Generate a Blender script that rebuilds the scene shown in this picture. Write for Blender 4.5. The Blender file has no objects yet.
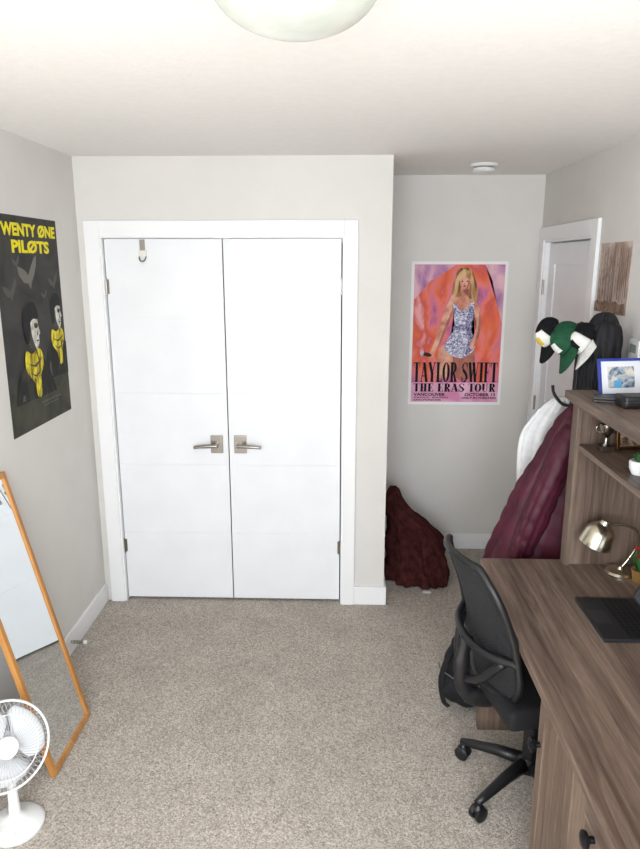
import bpy, bmesh, math, random
from mathutils import Vector, Matrix, Euler, noise
random.seed(4)
scene = bpy.context.scene
R = math.radians

# ------------------------------------------------------------------ materials
def lin(c):
    o = []
    for v in c[:3]:
        v /= 255.0
        o.append(v/12.92 if v <= .04045 else ((v+.055)/1.055)**2.4)
    return (o[0], o[1], o[2], 1)

MC = {}
def mat(name, col, rough=.6, metal=0.0, spec=.5):
    if name in MC: return MC[name]
    m = bpy.data.materials.new(name); m.use_nodes = True
    b = m.node_tree.nodes['Principled BSDF']
    b.inputs['Base Color'].default_value = lin(col)
    b.inputs['Roughness'].default_value = rough
    b.inputs['Metallic'].default_value = metal
    b.inputs['Specular IOR Level'].default_value = spec
    MC[name] = m
    return m

def noisemat(name, c1, c2, scale=20, rough=.7, bump=.2, dist=.002, stretch=(1, 1, 1), detail=4, lo=.35, hi=.65, bscale=None, metal=0, spec=.4):
    if name in MC: return MC[name]
    m = mat(name, c1, rough, metal, spec)
    nt = m.node_tree; N = nt.nodes; L = nt.links
    b = N['Principled BSDF']
    tc = N.new('ShaderNodeTexCoord'); mp = N.new('ShaderNodeMapping')
    mp.inputs['Scale'].default_value = stretch
    L.new(tc.outputs['Object'], mp.inputs['Vector'])
    n = N.new('ShaderNodeTexNoise'); n.inputs['Scale'].default_value = scale; n.inputs['Detail'].default_value = detail
    L.new(mp.outputs['Vector'], n.inputs['Vector'])
    r = N.new('ShaderNodeValToRGB')
    r.color_ramp.elements[0].position = lo; r.color_ramp.elements[0].color = lin(c1)
    r.color_ramp.elements[1].position = hi; r.color_ramp.elements[1].color = lin(c2)
    L.new(n.outputs['Fac'], r.inputs['Fac']); L.new(r.outputs['Color'], b.inputs['Base Color'])
    if bump:
        bp = N.new('ShaderNodeBump'); bp.inputs['Strength'].default_value = bump; bp.inputs['Distance'].default_value = dist
        if bscale:
            n2 = N.new('ShaderNodeTexNoise'); n2.inputs['Scale'].default_value = bscale; n2.inputs['Detail'].default_value = 3
            L.new(mp.outputs['Vector'], n2.inputs['Vector']); L.new(n2.outputs['Fac'], bp.inputs['Height'])
        else:
            L.new(n.outputs['Fac'], bp.inputs['Height'])
        L.new(bp.outputs['Normal'], b.inputs['Normal'])
    return m

M_wall = noisemat('wall_paint', (214, 211, 206), (217, 214, 209), 6, .85, .10, .001, bscale=160, spec=.2)
M_ceil = noisemat('ceiling_texture', (236, 233, 229), (239, 236, 232), 30, .95, .32, .003, bscale=85, spec=.1)
M_trim = mat('trim_white', (236, 236, 236), .4)
M_door = noisemat('door_white', (229, 230, 232), (233, 234, 236), 5, .42, .05, .0005, bscale=90)
M_nickel = mat('satin_nickel', (150, 145, 138), .32, 1.0)
M_dark = mat('closet_dark', (40, 38, 36), .9)

# carpet: speckled
def carpet():
    m = mat('carpet_pile', (160, 148, 134), 1.0, 0, .05)
    nt = m.node_tree; N = nt.nodes; L = nt.links; b = N['Principled BSDF']
    tc = N.new('ShaderNodeTexCoord')
    v = N.new('ShaderNodeTexVoronoi'); v.inputs['Scale'].default_value = 190
    n0 = N.new('ShaderNodeTexNoise'); n0.inputs['Scale'].default_value = 80; n0.inputs['Detail'].default_value = 2
    mx = N.new('ShaderNodeMixRGB'); mx.blend_type = 'ADD'; mx.inputs['Fac'].default_value = .012
    L.new(tc.outputs['Object'], n0.inputs['Vector'])
    L.new(tc.outputs['Object'], mx.inputs['Color1']); L.new(n0.outputs['Color'], mx.inputs['Color2'])
    L.new(mx.outputs['Color'], v.inputs['Vector'])
    bw = N.new('ShaderNodeSeparateColor'); L.new(v.outputs['Color'], bw.inputs['Color'])
    r = N.new('ShaderNodeValToRGB'); e = r.color_ramp.elements
    e[0].position = 0; e[0].color = lin((142, 133, 123)); e[1].position = 1; e[1].color = lin((206, 198, 188))
    k = e.new(.3); k.color = lin((168, 159, 148)); k = e.new(.75); k.color = lin((187, 178, 168))
    L.new(bw.outputs[0], r.inputs['Fac'])
    n1 = N.new('ShaderNodeTexNoise'); n1.inputs['Scale'].default_value = 5; n1.inputs['Detail'].default_value = 3
    L.new(tc.outputs['Object'], n1.inputs['Vector'])
    r1 = N.new('ShaderNodeValToRGB'); r1.color_ramp.elements[0].position = .35; r1.color_ramp.elements[1].position = .65
    r1.color_ramp.elements[0].color = (.88, .88, .88, 1); r1.color_ramp.elements[1].color = (1, 1, 1, 1)
    L.new(n1.outputs['Fac'], r1.inputs['Fac'])
    mm = N.new('ShaderNodeMixRGB'); mm.blend_type = 'MULTIPLY'; mm.inputs['Fac'].default_value = 1
    L.new(r.outputs['Color'], mm.inputs['Color1']); L.new(r1.outputs['Color'], mm.inputs['Color2'])
    L.new(mm.outputs['Color'], b.inputs['Base Color'])
    bp = N.new('ShaderNodeBump'); bp.inputs['Strength'].default_value = .45; bp.inputs['Distance'].default_value = .004; bp.invert = True
    L.new(v.outputs['Distance'], bp.inputs['Height']); L.new(bp.outputs['Normal'], b.inputs['Normal'])
    return m
M_carpet = carpet()

def wood(name, c1, c2, c3, axis='y', rough=.5):
    m = mat(name, c1, rough, 0, .35)
    nt = m.node_tree; N = nt.nodes; L = nt.links; b = N['Principled BSDF']
    tc = N.new('ShaderNodeTexCoord'); mp = N.new('ShaderNodeMapping')
    s = {'y': (1, .05, 1), 'z': (1, 1, .05), 'x': (.05, 1, 1)}[axis]
    mp.inputs['Scale'].default_value = s
    L.new(tc.outputs['Object'], mp.inputs['Vector'])
    n = N.new('ShaderNodeTexNoise'); n.inputs['Scale'].default_value = 55; n.inputs['Detail'].default_value = 8; n.inputs['Roughness'].default_value = .7; n.inputs['Distortion'].default_value = .5
    n2 = N.new('ShaderNodeTexNoise'); n2.inputs['Scale'].default_value = 12; n2.inputs['Detail'].default_value = 3
    L.new(mp.outputs['Vector'], n.inputs['Vector']); L.new(mp.outputs['Vector'], n2.inputs['Vector'])
    mx = N.new('ShaderNodeMixRGB'); mx.inputs['Fac'].default_value = .4
    L.new(n.outputs['Fac'], mx.inputs['Color1']); L.new(n2.outputs['Fac'], mx.inputs['Color2'])
    r = N.new('ShaderNodeValToRGB'); e = r.color_ramp.elements
    e[0].position = .38; e[0].color = lin(c1); e[1].position = .62; e[1].color = lin(c3)
    k = e.new(.5); k.color = lin(c2)
    L.new(mx.outputs['Color'], r.inputs['Fac']); L.new(r.outputs['Color'], b.inputs['Base Color'])
    bp = N.new('ShaderNodeBump'); bp.inputs['Strength'].default_value = .15; bp.inputs['Distance'].default_value = .001
    L.new(n.outputs['Fac'], bp.inputs['Height']); L.new(bp.outputs['Normal'], b.inputs['Normal'])
    return m
M_wy = wood('washed_oak_y', (74, 59, 50), (106, 89, 78), (138, 119, 105), 'y', .42)
M_wz = wood('washed_oak_z', (80, 64, 54), (108, 90, 78), (132, 114, 99), 'z')
M_oak = wood('mirror_oak', (160, 104, 50), (182, 126, 66), (198, 146, 84), 'z', .4)
M_blk = mat('black_plastic', (20, 20, 22), .45)
M_blk2 = noisemat('black_fabric', (14, 14, 16), (24, 24, 27), 200, .85, .2, .001)
M_white = mat('white_plastic', (230, 230, 229), .35)

# ------------------------------------------------------------------ mesh helpers
def link(o, parent=None):
    scene.collection.objects.link(o)
    if parent: o.parent = parent
    return o

def newmesh(name, verts, faces, m=None, parent=None, smooth=False):
    me = bpy.data.meshes.new(name); me.from_pydata([tuple(v) for v in verts], [], faces); me.update()
    bm = bmesh.new(); bm.from_mesh(me); bmesh.ops.recalc_face_normals(bm, faces=bm.faces); bm.to_mesh(me); bm.free()
    if smooth:
        for p in me.polygons: p.use_smooth = True
    if m: me.materials.append(m)
    return link(bpy.data.objects.new(name, me), parent)

def group(name, loc=(0, 0, 0), rot=(0, 0, 0)):
    e = bpy.data.objects.new(name, None); e.empty_display_size = .1
    e.location = loc; e.rotation_euler = rot
    return link(e)

def boxes(name, bl, m, parent=None, bevel=0):
    bm = bmesh.new()
    for (x0, x1, y0, y1, z0, z1) in bl:
        r = bmesh.ops.create_cube(bm, size=1)
        for v in r['verts']:
            v.co = Vector(((x0+x1)/2 + v.co.x*(x1-x0), (y0+y1)/2 + v.co.y*(y1-y0), (z0+z1)/2 + v.co.z*(z1-z0)))
    if bevel:
        bmesh.ops.bevel(bm, geom=list(bm.edges), offset=bevel, segments=2, profile=.6, affect='EDGES')
    me = bpy.data.meshes.new(name); bm.to_mesh(me); bm.free(); me.materials.append(m)
    return link(bpy.data.objects.new(name, me), parent)

def box(name, x0, x1, y0, y1, z0, z1, m, parent=None, bevel=0):
    return boxes(name, [(x0, x1, y0, y1, z0, z1)], m, parent, bevel)

def lathe(name, prof, m, parent=None, segs=40, loc=(0, 0, 0), rot=(0, 0, 0), scale=(1, 1, 1), smooth=True):
    vs, fs = [], []
    n = len(prof)
    for i in range(segs):
        a = 2*math.pi*i/segs
        for (r, z) in prof:
            r = max(r, 1e-4)
            vs.append((r*math.cos(a)*scale[0], r*math.sin(a)*scale[1], z*scale[2]))
    for i in range(segs):
        j = (i+1) % segs
        for k in range(n-1):
            fs.append((i*n+k, j*n+k, j*n+k+1, i*n+k+1))
    fs.append(tuple(i*n for i in range(segs))[::-1]); fs.append(tuple(i*n+n-1 for i in range(segs)))
    o = newmesh(name, vs, fs, m, parent, smooth)
    o.location = loc; o.rotation_euler = rot
    if smooth:
        md = o.modifiers.new('es', 'EDGE_SPLIT'); md.split_angle = R(38)
    return o

def tube(name, pts, rad, m, parent=None, segs=10, closed=False, flat=1.0):
    pts = [Vector(p) for p in pts]; n = len(pts)
    if not isinstance(rad, (list, tuple)): rad = [rad]*n
    vs, fs = [], []
    up = Vector((0, 0, 1))
    prev = None
    for i, p in enumerate(pts):
        if closed: t = pts[(i+1) % n]-pts[(i-1) % n]
        else: t = pts[min(i+1, n-1)]-pts[max(i-1, 0)]
        t.normalize()
        if prev is None:
            a = up if abs(t.dot(up)) < .9 else Vector((1, 0, 0))
            s = t.cross(a).normalized()
        else:
            s = (prev - t*prev.dot(t)).normalized()
        prev = s
        q = t.cross(s)
        for k in range(segs):
            an = 2*math.pi*k/segs
            vs.append(p + s*math.cos(an)*rad[i] + q*math.sin(an)*rad[i]*flat)
    rng = n if closed else n-1
    for i in range(rng):
        j = (i+1) % n
        for k in range(segs):
            l = (k+1) % segs
            fs.append((i*segs+k, i*segs+l, j*segs+l, j*segs+k))
    if not closed:
        fs.append(tuple(range(segs))[::-1]); fs.append(tuple((n-1)*segs+k for k in range(segs)))
    return newmesh(name, vs, fs, m, parent, True)

def smoothpts(pts, sub=6, closed=False):
    P = [Vector(p) for p in pts]; n = len(P); out = []
    rng = n if closed else n-1
    for i in range(rng):
        if closed: a, b, c, d = P[(i-1) % n], P[i], P[(i+1) % n], P[(i+2) % n]
        else: a, b, c, d = P[max(i-1, 0)], P[i], P[i+1], P[min(i+2, n-1)]
        for k in range(sub):
            t = k/sub
            out.append(.5*((2*b)+(c-a)*t+(2*a-5*b+4*c-d)*t*t+(3*b-a-3*c+d)*t**3))
    if not closed: out.append(P[-1])
    return out

def blob(name, ells, m, parent=None, voxel=.012, disp=None, smooth_it=6, boxes_=()):
    """union of ellipsoids (c, r, rot) fused by voxel remesh into one skin"""
    bm = bmesh.new()
    for e in ells:
        c, r = e[0], e[1]; ro = e[2] if len(e) > 2 else (0, 0, 0)
        M = Matrix.Translation(c) @ Euler([R(a) for a in ro]).to_matrix().to_4x4() @ Matrix.Diagonal((r[0], r[1], r[2], 1))
        bmesh.ops.create_icosphere(bm, subdivisions=3, radius=1, matrix=M)
    for (x0, x1, y0, y1, z0, z1) in boxes_:
        M = Matrix.Translation(((x0+x1)/2, (y0+y1)/2, (z0+z1)/2)) @ Matrix.Diagonal((x1-x0, y1-y0, z1-z0, 1))
        bmesh.ops.create_cube(bm, size=1, matrix=M)
    me = bpy.data.meshes.new(name+'_src'); bm.to_mesh(me); bm.free()
    o = bpy.data.objects.new(name+'_src', me); scene.collection.objects.link(o)
    md = o.modifiers.new('r', 'REMESH'); md.mode = 'VOXEL'; md.voxel_size = voxel
    ms = o.modifiers.new('s', 'SMOOTH'); ms.factor = .5; ms.iterations = smooth_it
    dg = bpy.context.evaluated_depsgraph_get(); dg.update()
    me2 = bpy.data.meshes.new_from_object(o.evaluated_get(dg))
    bpy.data.objects.remove(o); bpy.data.meshes.remove(me)
    me2.name = name
    if disp:
        ns = [v.normal.copy() for v in me2.vertices]
        for v, nn in zip(me2.vertices, ns):
            v.co = v.co + nn*disp(v.co, nn)
    me2.materials.clear(); me2.materials.append(m)
    for p in me2.polygons: p.use_smooth = True; p.material_index = 0
    return link(bpy.data.objects.new(name, me2), parent)

# ------------------------------------------------------------------ room shell
XL, XR = -1.362, 1.235
YB, YC, YR = 4.40, 3.59, -0.75
H = 2.44
XC = 0.253
box('floor', XL-.1, XR+.1, YR-.1, YB+.1, -.06, 0, M_carpet)
box('ceiling', XL-.1, XR+.1, YR-.1, YB+.1, H, H+.06, M_ceil)
box('wall_left', XL-.1, XL, YR-.1, YB+.1, 0, H, M_wall)
DY0, DY1, DT = 3.49, 4.29, 2.05
boxes('wall_right', [(XR, XR+.1, YR-.1, DY0, 0, H), (XR, XR+.1, DY1, YB+.1, 0, H), (XR, XR+.1, DY0, DY1, DT, H)], M_wall)
box('wall_back', XL, XR, YB, YB+.1, 0, H, M_wall)
OX0, OX1, OT = -1.247, 0.012, 2.052
boxes('wall_closet_front', [(XL, OX0, YC, YC+.11, 0, H), (OX1, XC, YC, YC+.11, 0, H), (OX0, OX1, YC, YC+.11, OT, H)], M_wall)
box('wall_closet_side', XC-.1, XC, YC+.11, YB, 0, H, M_wall)
WX0, WX1, WZ0, WZ1 = -1.05, .85, .85, 2.2
boxes('wall_rear', [(XL, WX0, YR-.1, YR, 0, H), (WX1, XR, YR-.1, YR, 0, H), (WX0, WX1, YR-.1, YR, 0, WZ0), (WX0, WX1, YR-.1, YR, WZ1, H)], M_wall)
boxes('window_1', [(WX0, WX0+.04, YR-.09, YR-.03, WZ0, WZ1), (WX1-.04, WX1, YR-.09, YR-.03, WZ0, WZ1), (WX0, WX1, YR-.09, YR-.03, WZ0, WZ0+.04),
                   (WX0, WX1, YR-.09, YR-.03, WZ1-.04, WZ1), (-.12, -.08, YR-.09, YR-.03, WZ0, WZ1)], M_trim)

# baseboards
bh, bt = .11, .014
def bb(name, bl):
    return boxes(name, bl, M_trim, None, .004)
bb('baseboard_left', [(XL, XL+bt, YR, YC, 0, bh)])
bb('baseboard_back', [(XC, XR, YB-bt, YB, 0, bh)])
bb('baseboard_right', [(XR-bt, XR, YR, 3.40, 0, bh)])
bb('baseboard_closet', [(.082, XC+bt, YC-bt, YC, 0, bh)])
bb('baseboard_closet_side', [(XC, XC+bt, YC+.001, YB-bt, 0, bh)])

# casings
CW = .078
boxes('trim_1', [(OX0-CW, OX0, YC-.018, YC, 0, OT+CW), (OX1, OX1+CW-.008, YC-.018, YC, 0, OT+CW), (OX0, OX1, YC-.018, YC, OT, OT+CW)], M_trim, None, .003)
boxes('trim_2', [(OX0, OX0+.008, YC-.01, YC+.10, 0, OT), (OX1-.008, OX1, YC-.01, YC+.10, 0, OT), (OX0+.008, OX1-.008, YC-.01, YC+.10, OT-.008, OT),
                 (OX0+.008, OX1-.008, YC+.05, YC+.07, OT-.03, OT-.008)], M_trim)
boxes('trim_3', [(XR-.018, XR, DY0-.085, DY0, 0, DT+CW), (XR-.018, XR, DY1, DY1+.08, 0, DT+CW), (XR-.018, XR, DY0, DY1, DT, DT+CW)], M_trim, None, .003)
boxes('trim_4', [(XR-.01, XR+.09, DY0, DY0+.012, 0, DT), (XR-.01, XR+.09, DY1-.012, DY1, 0, DT), (XR-.01, XR+.09, DY0+.012, DY1-.012, DT-.012, DT)], M_trim)

# closet door leaves: flat slabs with plank grooves
def leaf(name, x0, x1, hinge, lever):
    g = group(name, ((x0+x1)/2, YC+.02, .015))
    w = x1-x0; hh = 2.025
    box('core', -w/2, w/2, .003, .035, 0, hh, M_door, g)
    sp = []
    rows = [0, .405, .81, 1.215, 1.62, hh]
    gg = .0012
    for i in range(5):
        z0 = rows[i]+(gg if i else 0); z1 = rows[i+1]-(gg if i < 4 else 0)
        sp.append((-w/2, w/2, 0, .006, z0, z1))
    boxes('planks', sp, M_door, g, .0008)
    # lever handle
    hx = (w/2-.062)*(1 if lever > 0 else -1)
    hz = .93
    ld = -1 if lever > 0 else 1
    box('handle_rosette', hx-.034, hx+.034, -.012, 0, hz-.05, hz+.05, M_nickel, g, .003)
    lathe('handle_neck', [(.013, 0), (.013, .045)], M_nickel, g, 20, (hx, -.01, hz), (R(90), 0, 0))
    tube('handle_lever', smoothpts([(hx-.012*ld, -.052, hz), (hx+.03*ld, -.055, hz), (hx+.08*ld, -.056, hz-.002), (hx+.12*ld, -.052, hz-.008)], 5),
         [.011]*5+[.0105]*5+[.009]*5+[.006], M_nickel, g, 12)
    for z in (.28, 1.74):
        xx = -w/2-.002 if hinge < 0 else w/2+.002
        lathe('hinge', [(.006, 0), (.006, .085)], M_nickel, g, 12, (xx, -.006, z))
        box('hinge_leaf', min(xx, xx-.014*hinge), max(xx, xx-.014*hinge), -.002, .001, z+.005, z+.08, M_nickel, g)
    return g
leaf('door_1', -1.235, -.621, -1, 1)
leaf('door_2', -.615, -.003, 1, -1)
boxes('trim_5', [(-.66, -.575, YC+.012, YC+.04, 2.0405, 2.0435)], M_nickel)

# bedroom door
g = group('door_3', (XR+.025, (DY0+DY1)/2, .01))
w = (DY1-DY0-.03)
box('slab', .004, .04, -w/2, w/2, 0, 2.02, M_door, g)
boxes('stiles', [(-.004, .006, -w/2, -w/2+.11, 0, 2.02), (-.004, .006, w/2-.11, w/2, 0, 2.02), (-.004, .006, -w/2+.11, w/2-.11, 1.9, 2.02),
                 (-.004, .006, -w/2+.11, w/2-.11, 0, .2), (-.004, .006, -w/2+.11, w/2-.11, .95, 1.07)], M_door, g, .001)
lathe('knob_rose', [(.03, 0), (.03, .01)], M_nickel, g, 24, (-.004, -w/2+.06, .95), (0, R(-90), 0))
tube('lever', [(-.02, -w/2+.06, .95), (-.045, -w/2+.06, .95), (-.05, -w/2+.09, .95), (-.05, -w/2+.17, .948)], .009, M_nickel, g)
for z in (.25, 1.0, 1.72):
    lathe('hinge', [(.007, 0), (.007, .09)], M_nickel, g, 12, (-.03, w/2+.004, z))

# over-door hook on the left leaf
g = group('over_door_hook', (-1.035, YC+.018, 2.0))
M_clear = mat('hook_cap', (222, 218, 210), .4)
box('strap', -.014, .014, -.0025, 0, -.03, .036, M_nickel, g, .0008)
box('cap', -.020, .020, -.005, -.001, -.055, -.018, M_clear, g, .001)
tube('hook', smoothpts([(-.018, -.006, -.05), (-.012, -.016, -.068), (0, -.022, -.074), (.012, -.016, -.068), (.018, -.006, -.05)], 5), .004, M_nickel, g)

# ceiling lamp
M_glass = noisemat('alabaster_glass', (176, 180, 170), (208, 210, 201), 7, .22, 0, stretch=(1, 1.6, 1), detail=5, lo=.3, hi=.7)
g = group('ceiling_light', (-.085, 1.33, H))
lathe('pan', [(.146, -.001), (.148, -.022), (.136, -.026)], M_white, g, 48)
pr = [(.157*math.cos(R(a))**.9 if a < 90 else 0, -.026-.101*math.sin(R(a))) for a in range(0, 91, 6)]
lathe('glass_bowl', [(.150, -.020)]+pr, M_glass, g, 64)

# smoke detector
g = group('smoke_detector', (.765, 3.93, H))
lathe('plate', [(.072, 0), (.074, -.006), (.070, -.014), (.058, -.016)], M_white, g)
lathe('vent_ring', [(.052, -.014), (.052, -.024)], mat('vent_grey', (120, 118, 115), .6), g)
lathe('cap', [(.058, -.022), (.06, -.030), (.05, -.040), (.02, -.043), (0, -.043)], M_white, g)

# door stop on left baseboard
g = group('door_stop', (XL+bt, 3.02, .07))
tube('spring', [(.0, 0, 0)]+[(.005+.065*i/60, .008*math.cos(i*.9), .008*math.sin(i*.9)) for i in range(61)], .0018, M_nickel, g, 6)
lathe('tip', [(.009, 0), (.011, .01), (.008, .016)], M_white, g, 16, (.068, 0, 0), (0, R(90), 0))

# ------------------------------------------------------------------ posters
class Sheet:
    def __init__(s, name, o, U, V, N, m, thick=.0015):
        s.o, s.U, s.V, s.N = Vector(o), Vector(U), Vector(V), Vector(N).normalized()
        vs = []
        for d in (0, thick):
            for (a, b) in ((0, 0), (1, 0), (1, 1), (0, 1)):
                vs.append(s.U*a+s.V*b+s.N*d)
        s.root = newmesh(name, vs, [(0, 1, 2, 3), (4, 5, 6, 7), (0, 1, 5, 4), (1, 2, 6, 5), (2, 3, 7, 6), (3, 0, 4, 7)], m)
        s.root.location = s.o; s.t = thick; s.k = 0
    def P(s, u, v, layer=None):
        return s.U*u+s.V*v+s.N*(s.t+.00012*(s.k if layer is None else layer)+.0002)
    def poly(s, name, pts, m, smooth=0, closed=True):
        s.k += 1
        if smooth: pts = [(p.x, p.y) for p in smoothpts([(a, b, 0) for a, b in pts], smooth, True)]
        vs = [s.P(a, b) for a, b in pts]
        me = bpy.data.meshes.new(name)
        bm = bmesh.new(); bv = [bm.verts.new(v) for v in vs]
        f = bm.faces.new(bv); bmesh.ops.triangulate(bm, faces=[f], ngon_method='EAR_CLIP')
        for f in bm.faces:
            f.normal_update()
            if f.normal.dot(s.N) < 0: f.normal_flip()
        bm.to_mesh(me); bm.free(); me.materials.append(m)
        return link(bpy.data.objects.new(name, me), s.root)
    def rect(s, name, u0, v0, u1, v1, m): return s.poly(name, [(u0, v0), (u1, v0), (u1, v1), (u0, v1)], m)
    def ell(s, name, u, v, ru, rv, m, rot=0, n=28):
        c, sn = math.cos(R(rot)), math.sin(R(rot)); asp = s.V.length/s.U.length
        pts = []
        for i in range(n):
            a = 2*math.pi*i/n; x = ru*math.cos(a); y = rv*math.sin(a)*asp
            pts.append((u+x*c-y*sn, v+(x*sn+y*c)/asp))
        return s.poly(name, pts, m)
    def flat(s, name, V2, F, m):
        s.k += 1
        return newmesh(name, [s.P(a, b) for a, b in V2], F, m, s.root)
    def text(s, name, txt, u0, v0, u1, v1, m, bold=.02):
        cu = bpy.data.curves.new(name, 'FONT'); cu.body = txt; cu.offset = bold; cu.fill_mode = 'FRONT'; cu.resolution_u = 3
        o = bpy.data.objects.new(name, cu); scene.collection.objects.link(o)
        dg = bpy.context.evaluated_depsgraph_get(); dg.update()
        me = bpy.data.meshes.new_from_object(o.evaluated_get(dg)); bpy.data.objects.remove(o)
        xs = [v.co.x for v in me.vertices]; ys = [v.co.y for v in me.vertices]
        a0, a1, b0, b1 = min(xs), max(xs), min(ys), max(ys)
        V2 = [(u0+(v.co.x-a0)/(a1-a0)*(u1-u0), v1-(v.co.y-b0)/(b1-b0)*(v1-v0)) for v in me.vertices]
        F = [tuple(p.vertices) for p in me.polygons]
        bpy.data.meshes.remove(me)
        return s.flat(name, V2, F, m)

# condensed didone capitals made of ribbons
def arc(cx, cy, rx, ry, a0, a1, n=12):
    return [(cx+rx*math.cos(R(a0+(a1-a0)*i/n)), cy+ry*math.sin(R(a0+(a1-a0)*i/n))) for i in range(n+1)]
TH, TN = .175, .05
def stem(x): return [([(x, 0), (x, 1)], [TH, TH]), ([(x-.13, .018), (x+.13, .018)], [TN, TN]), ([(x-.13, .982), (x+.13, .982)], [TN, TN])]
def wr(pts, cx):
    xs = [abs(p[0]-cx) for p in pts]; mx = max(xs)
    return [TN+(TH-TN)*(x/mx)**1.5 for x in xs]
def ringp():
    p = arc(.24, .5, .17, .475, 0, 360, 30); return [(p, wr(p, .24))]
G = {
 'T': (.46, [([(.23, 0), (.23, 1)], [TH, TH]), ([(.12, .018), (.34, .018)], [TN, TN]), ([(.01, .98), (.45, .98)], [.04, .04]), ([(.03, .97), (.03, .72)], [.06, .01]), ([(.43, .97), (.43, .72)], [.06, .01])]),
 'A': (.52, [([(.06, 0), (.25, 1)], [TN, TN]), ([(.25, 1), (.43, 0)], [TH, TH]), ([(.12, .3), (.38, .3)], [TN, TN]), ([(0, .018), (.14, .018)], [TN, TN]), ([(.33, .018), (.52, .018)], [TN, TN])]),
 'Y': (.5, [([(.08, 1), (.25, .45)], [TH, TH]), ([(.43, 1), (.27, .45)], [TN, TN]), ([(.26, .5), (.26, 0)], [TH, TH]), ([(.15, .018), (.37, .018)], [TN, TN]), ([(0, .982), (.19, .982)], [TN, TN]), ([(.35, .982), (.5, .982)], [TN, TN])]),
 'L': (.42, stem(.14)+[([(.1, .02), (.4, .02)], [.04, .04]), ([(.385, .03), (.385, .32)], [.06, .01])]),
 'O': (.48, ringp()),
 'R': (.5, stem(.14)+[(arc(.2, .74, .17, .25, 90, -90), wr(arc(.2, .74, .17, .25, 90, -90), .19)), ([(.26, .5), (.4, 0)], [.1, TH]), ([(.4, .02), (.49, .04)], [TN, TN])]),
 'S': (.46, [([(p[0], p[1]) for p in smoothpts([(.39, .78, 0), (.33, .95, 0), (.2, .97, 0), (.09, .8, 0), (.14, .62, 0), (.3, .43, 0), (.38, .24, 0), (.28, .04, 0), (.13, .04, 0), (.05, .25, 0)], 5)],
             [TN]*5+[TN]*5+[.05]*3+[.09]*7+[.15]*12+[.09]*6+[.05]*8), ([(.4, .99), (.4, .68)], [.04, .02]), ([(.045, .01), (.045, .33)], [.04, .02])]),
 'W': (.72, [([(.08, 1), (.22, 0)], [TH, TH]), ([(.22, 0), (.36, 1)], [TN, TN]), ([(.34, 1), (.49, 0)], [TH, TH]), ([(.49, 0), (.64, 1)], [TN, TN]), ([(0, .982), (.17, .982)], [TN, TN]), ([(.26, .982), (.44, .982)], [TN, TN]), ([(.57, .982), (.72, .982)], [TN, TN])]),
 'I': (.28, stem(.14)),
 'F': (.44, stem(.14)+[([(.1, .98), (.41, .98)], [.04, .04]), ([(.4, .97), (.4, .7)], [.06, .01]), ([(.14, .5), (.3, .5)], [TN, TN]), ([(.3, .62), (.3, .38)], [.03, .03])]),
 'E': (.46, stem(.14)+[([(.1, .98), (.41, .98)], [.04, .04]), ([(.4, .97), (.4, .72)], [.06, .01]), ([(.14, .5), (.3, .5)], [TN, TN]), ([(.3, .62), (.3, .38)], [.03, .03]), ([(.1, .02), (.42, .02)], [.04, .04]), ([(.41, .03), (.41, .3)], [.06, .01])]),
 'H': (.54, stem(.14)+stem(.4)+[([(.14, .5), (.4, .5)], [TN, TN])]),
 'U': (.5, [([(p[0], p[1]) for p in [(.13, 1), (.13, .3)]+arc(.26, .25, .13, .23, 180, 360, 8)+[(.39, 1)]], [TH, TH]+[.11, .09, .07, .05, .04, .035, .035, .035, .035]+[TN]), ([(.02, .982), (.25, .982)], [TN, TN]), ([(.31, .982), (.47, .982)], [TN, TN])]),
 ' ': (.22, []),
}
def serif(sheet, name, txt, u0, v0, u1, v1, m):
    V2, F = [], []; x = 0
    for ch in txt:
        w, rib = G[ch]
        for pts, ws in rib:
            n = len(pts); base = len(V2)
            for i, p in enumerate(pts):
                a = pts[max(i-1, 0)]; b = pts[min(i+1, n-1)]
                dx, dy = b[0]-a[0], b[1]-a[1]; l = math.hypot(dx, dy) or 1
                wv = ws[min(i, len(ws)-1)]/2
                diag = abs(dx) > .02 and abs(dy) > .6 and n == 2
                nx, ny = ((1, 0) if diag else (dy/l, -dx/l))
                V2.append((x+p[0]+nx*wv, p[1]+ny*wv)); V2.append((x+p[0]-nx*wv, p[1]-ny*wv))
            for i in range(n-1):
                F.append((base+2*i, base+2*i+1, base+2*i+3, base+2*i+2))
        x += w+.03
    W = x-.03
    V2 = [(u0+a/W*(u1-u0), v1-b*(v1-v0)) for a, b in V2]
    sheet.flat(name, V2, F, m)

def pm(name, c): return mat('ink_'+name, c, .6, 0, .2)
M_paper = mat('poster_paper', (235, 232, 231), .5)
def ramp_mat(name, cols, scale, stretch, dist=1.0, rot=0, detail=3):
    m = mat(name, cols[0][1], .6, 0, .2)
    nt = m.node_tree; N = nt.nodes; L = nt.links; b = N['Principled BSDF']
    tc = N.new('ShaderNodeTexCoord'); mp = N.new('ShaderNodeMapping'); mp.inputs['Scale'].default_value = stretch
    mp.inputs['Rotation'].default_value = (0, R(rot), 0)
    L.new(tc.outputs['Object'], mp.inputs['Vector'])
    n = N.new('ShaderNodeTexNoise'); n.inputs['Scale'].default_value = scale; n.inputs['Detail'].default_value = detail; n.inputs['Distortion'].default_value = dist
    L.new(mp.outputs['Vector'], n.inputs['Vector'])
    r = N.new('ShaderNodeValToRGB'); cr = r.color_ramp; e = cr.elements
    e[0].position = cols[0][0]; e[1].position = cols[-1][0]
    for p, c in cols[1:-1]: e.new(p)
    for k, (p, c) in enumerate(sorted(cols, key=lambda q: q[0])):
        e[k].position = p; e[k].color = lin(c)
    L.new(n.outputs['Fac'], r.inputs['Fac']); L.new(r.outputs['Color'], b.inputs['Base Color'])
    return m
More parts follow.
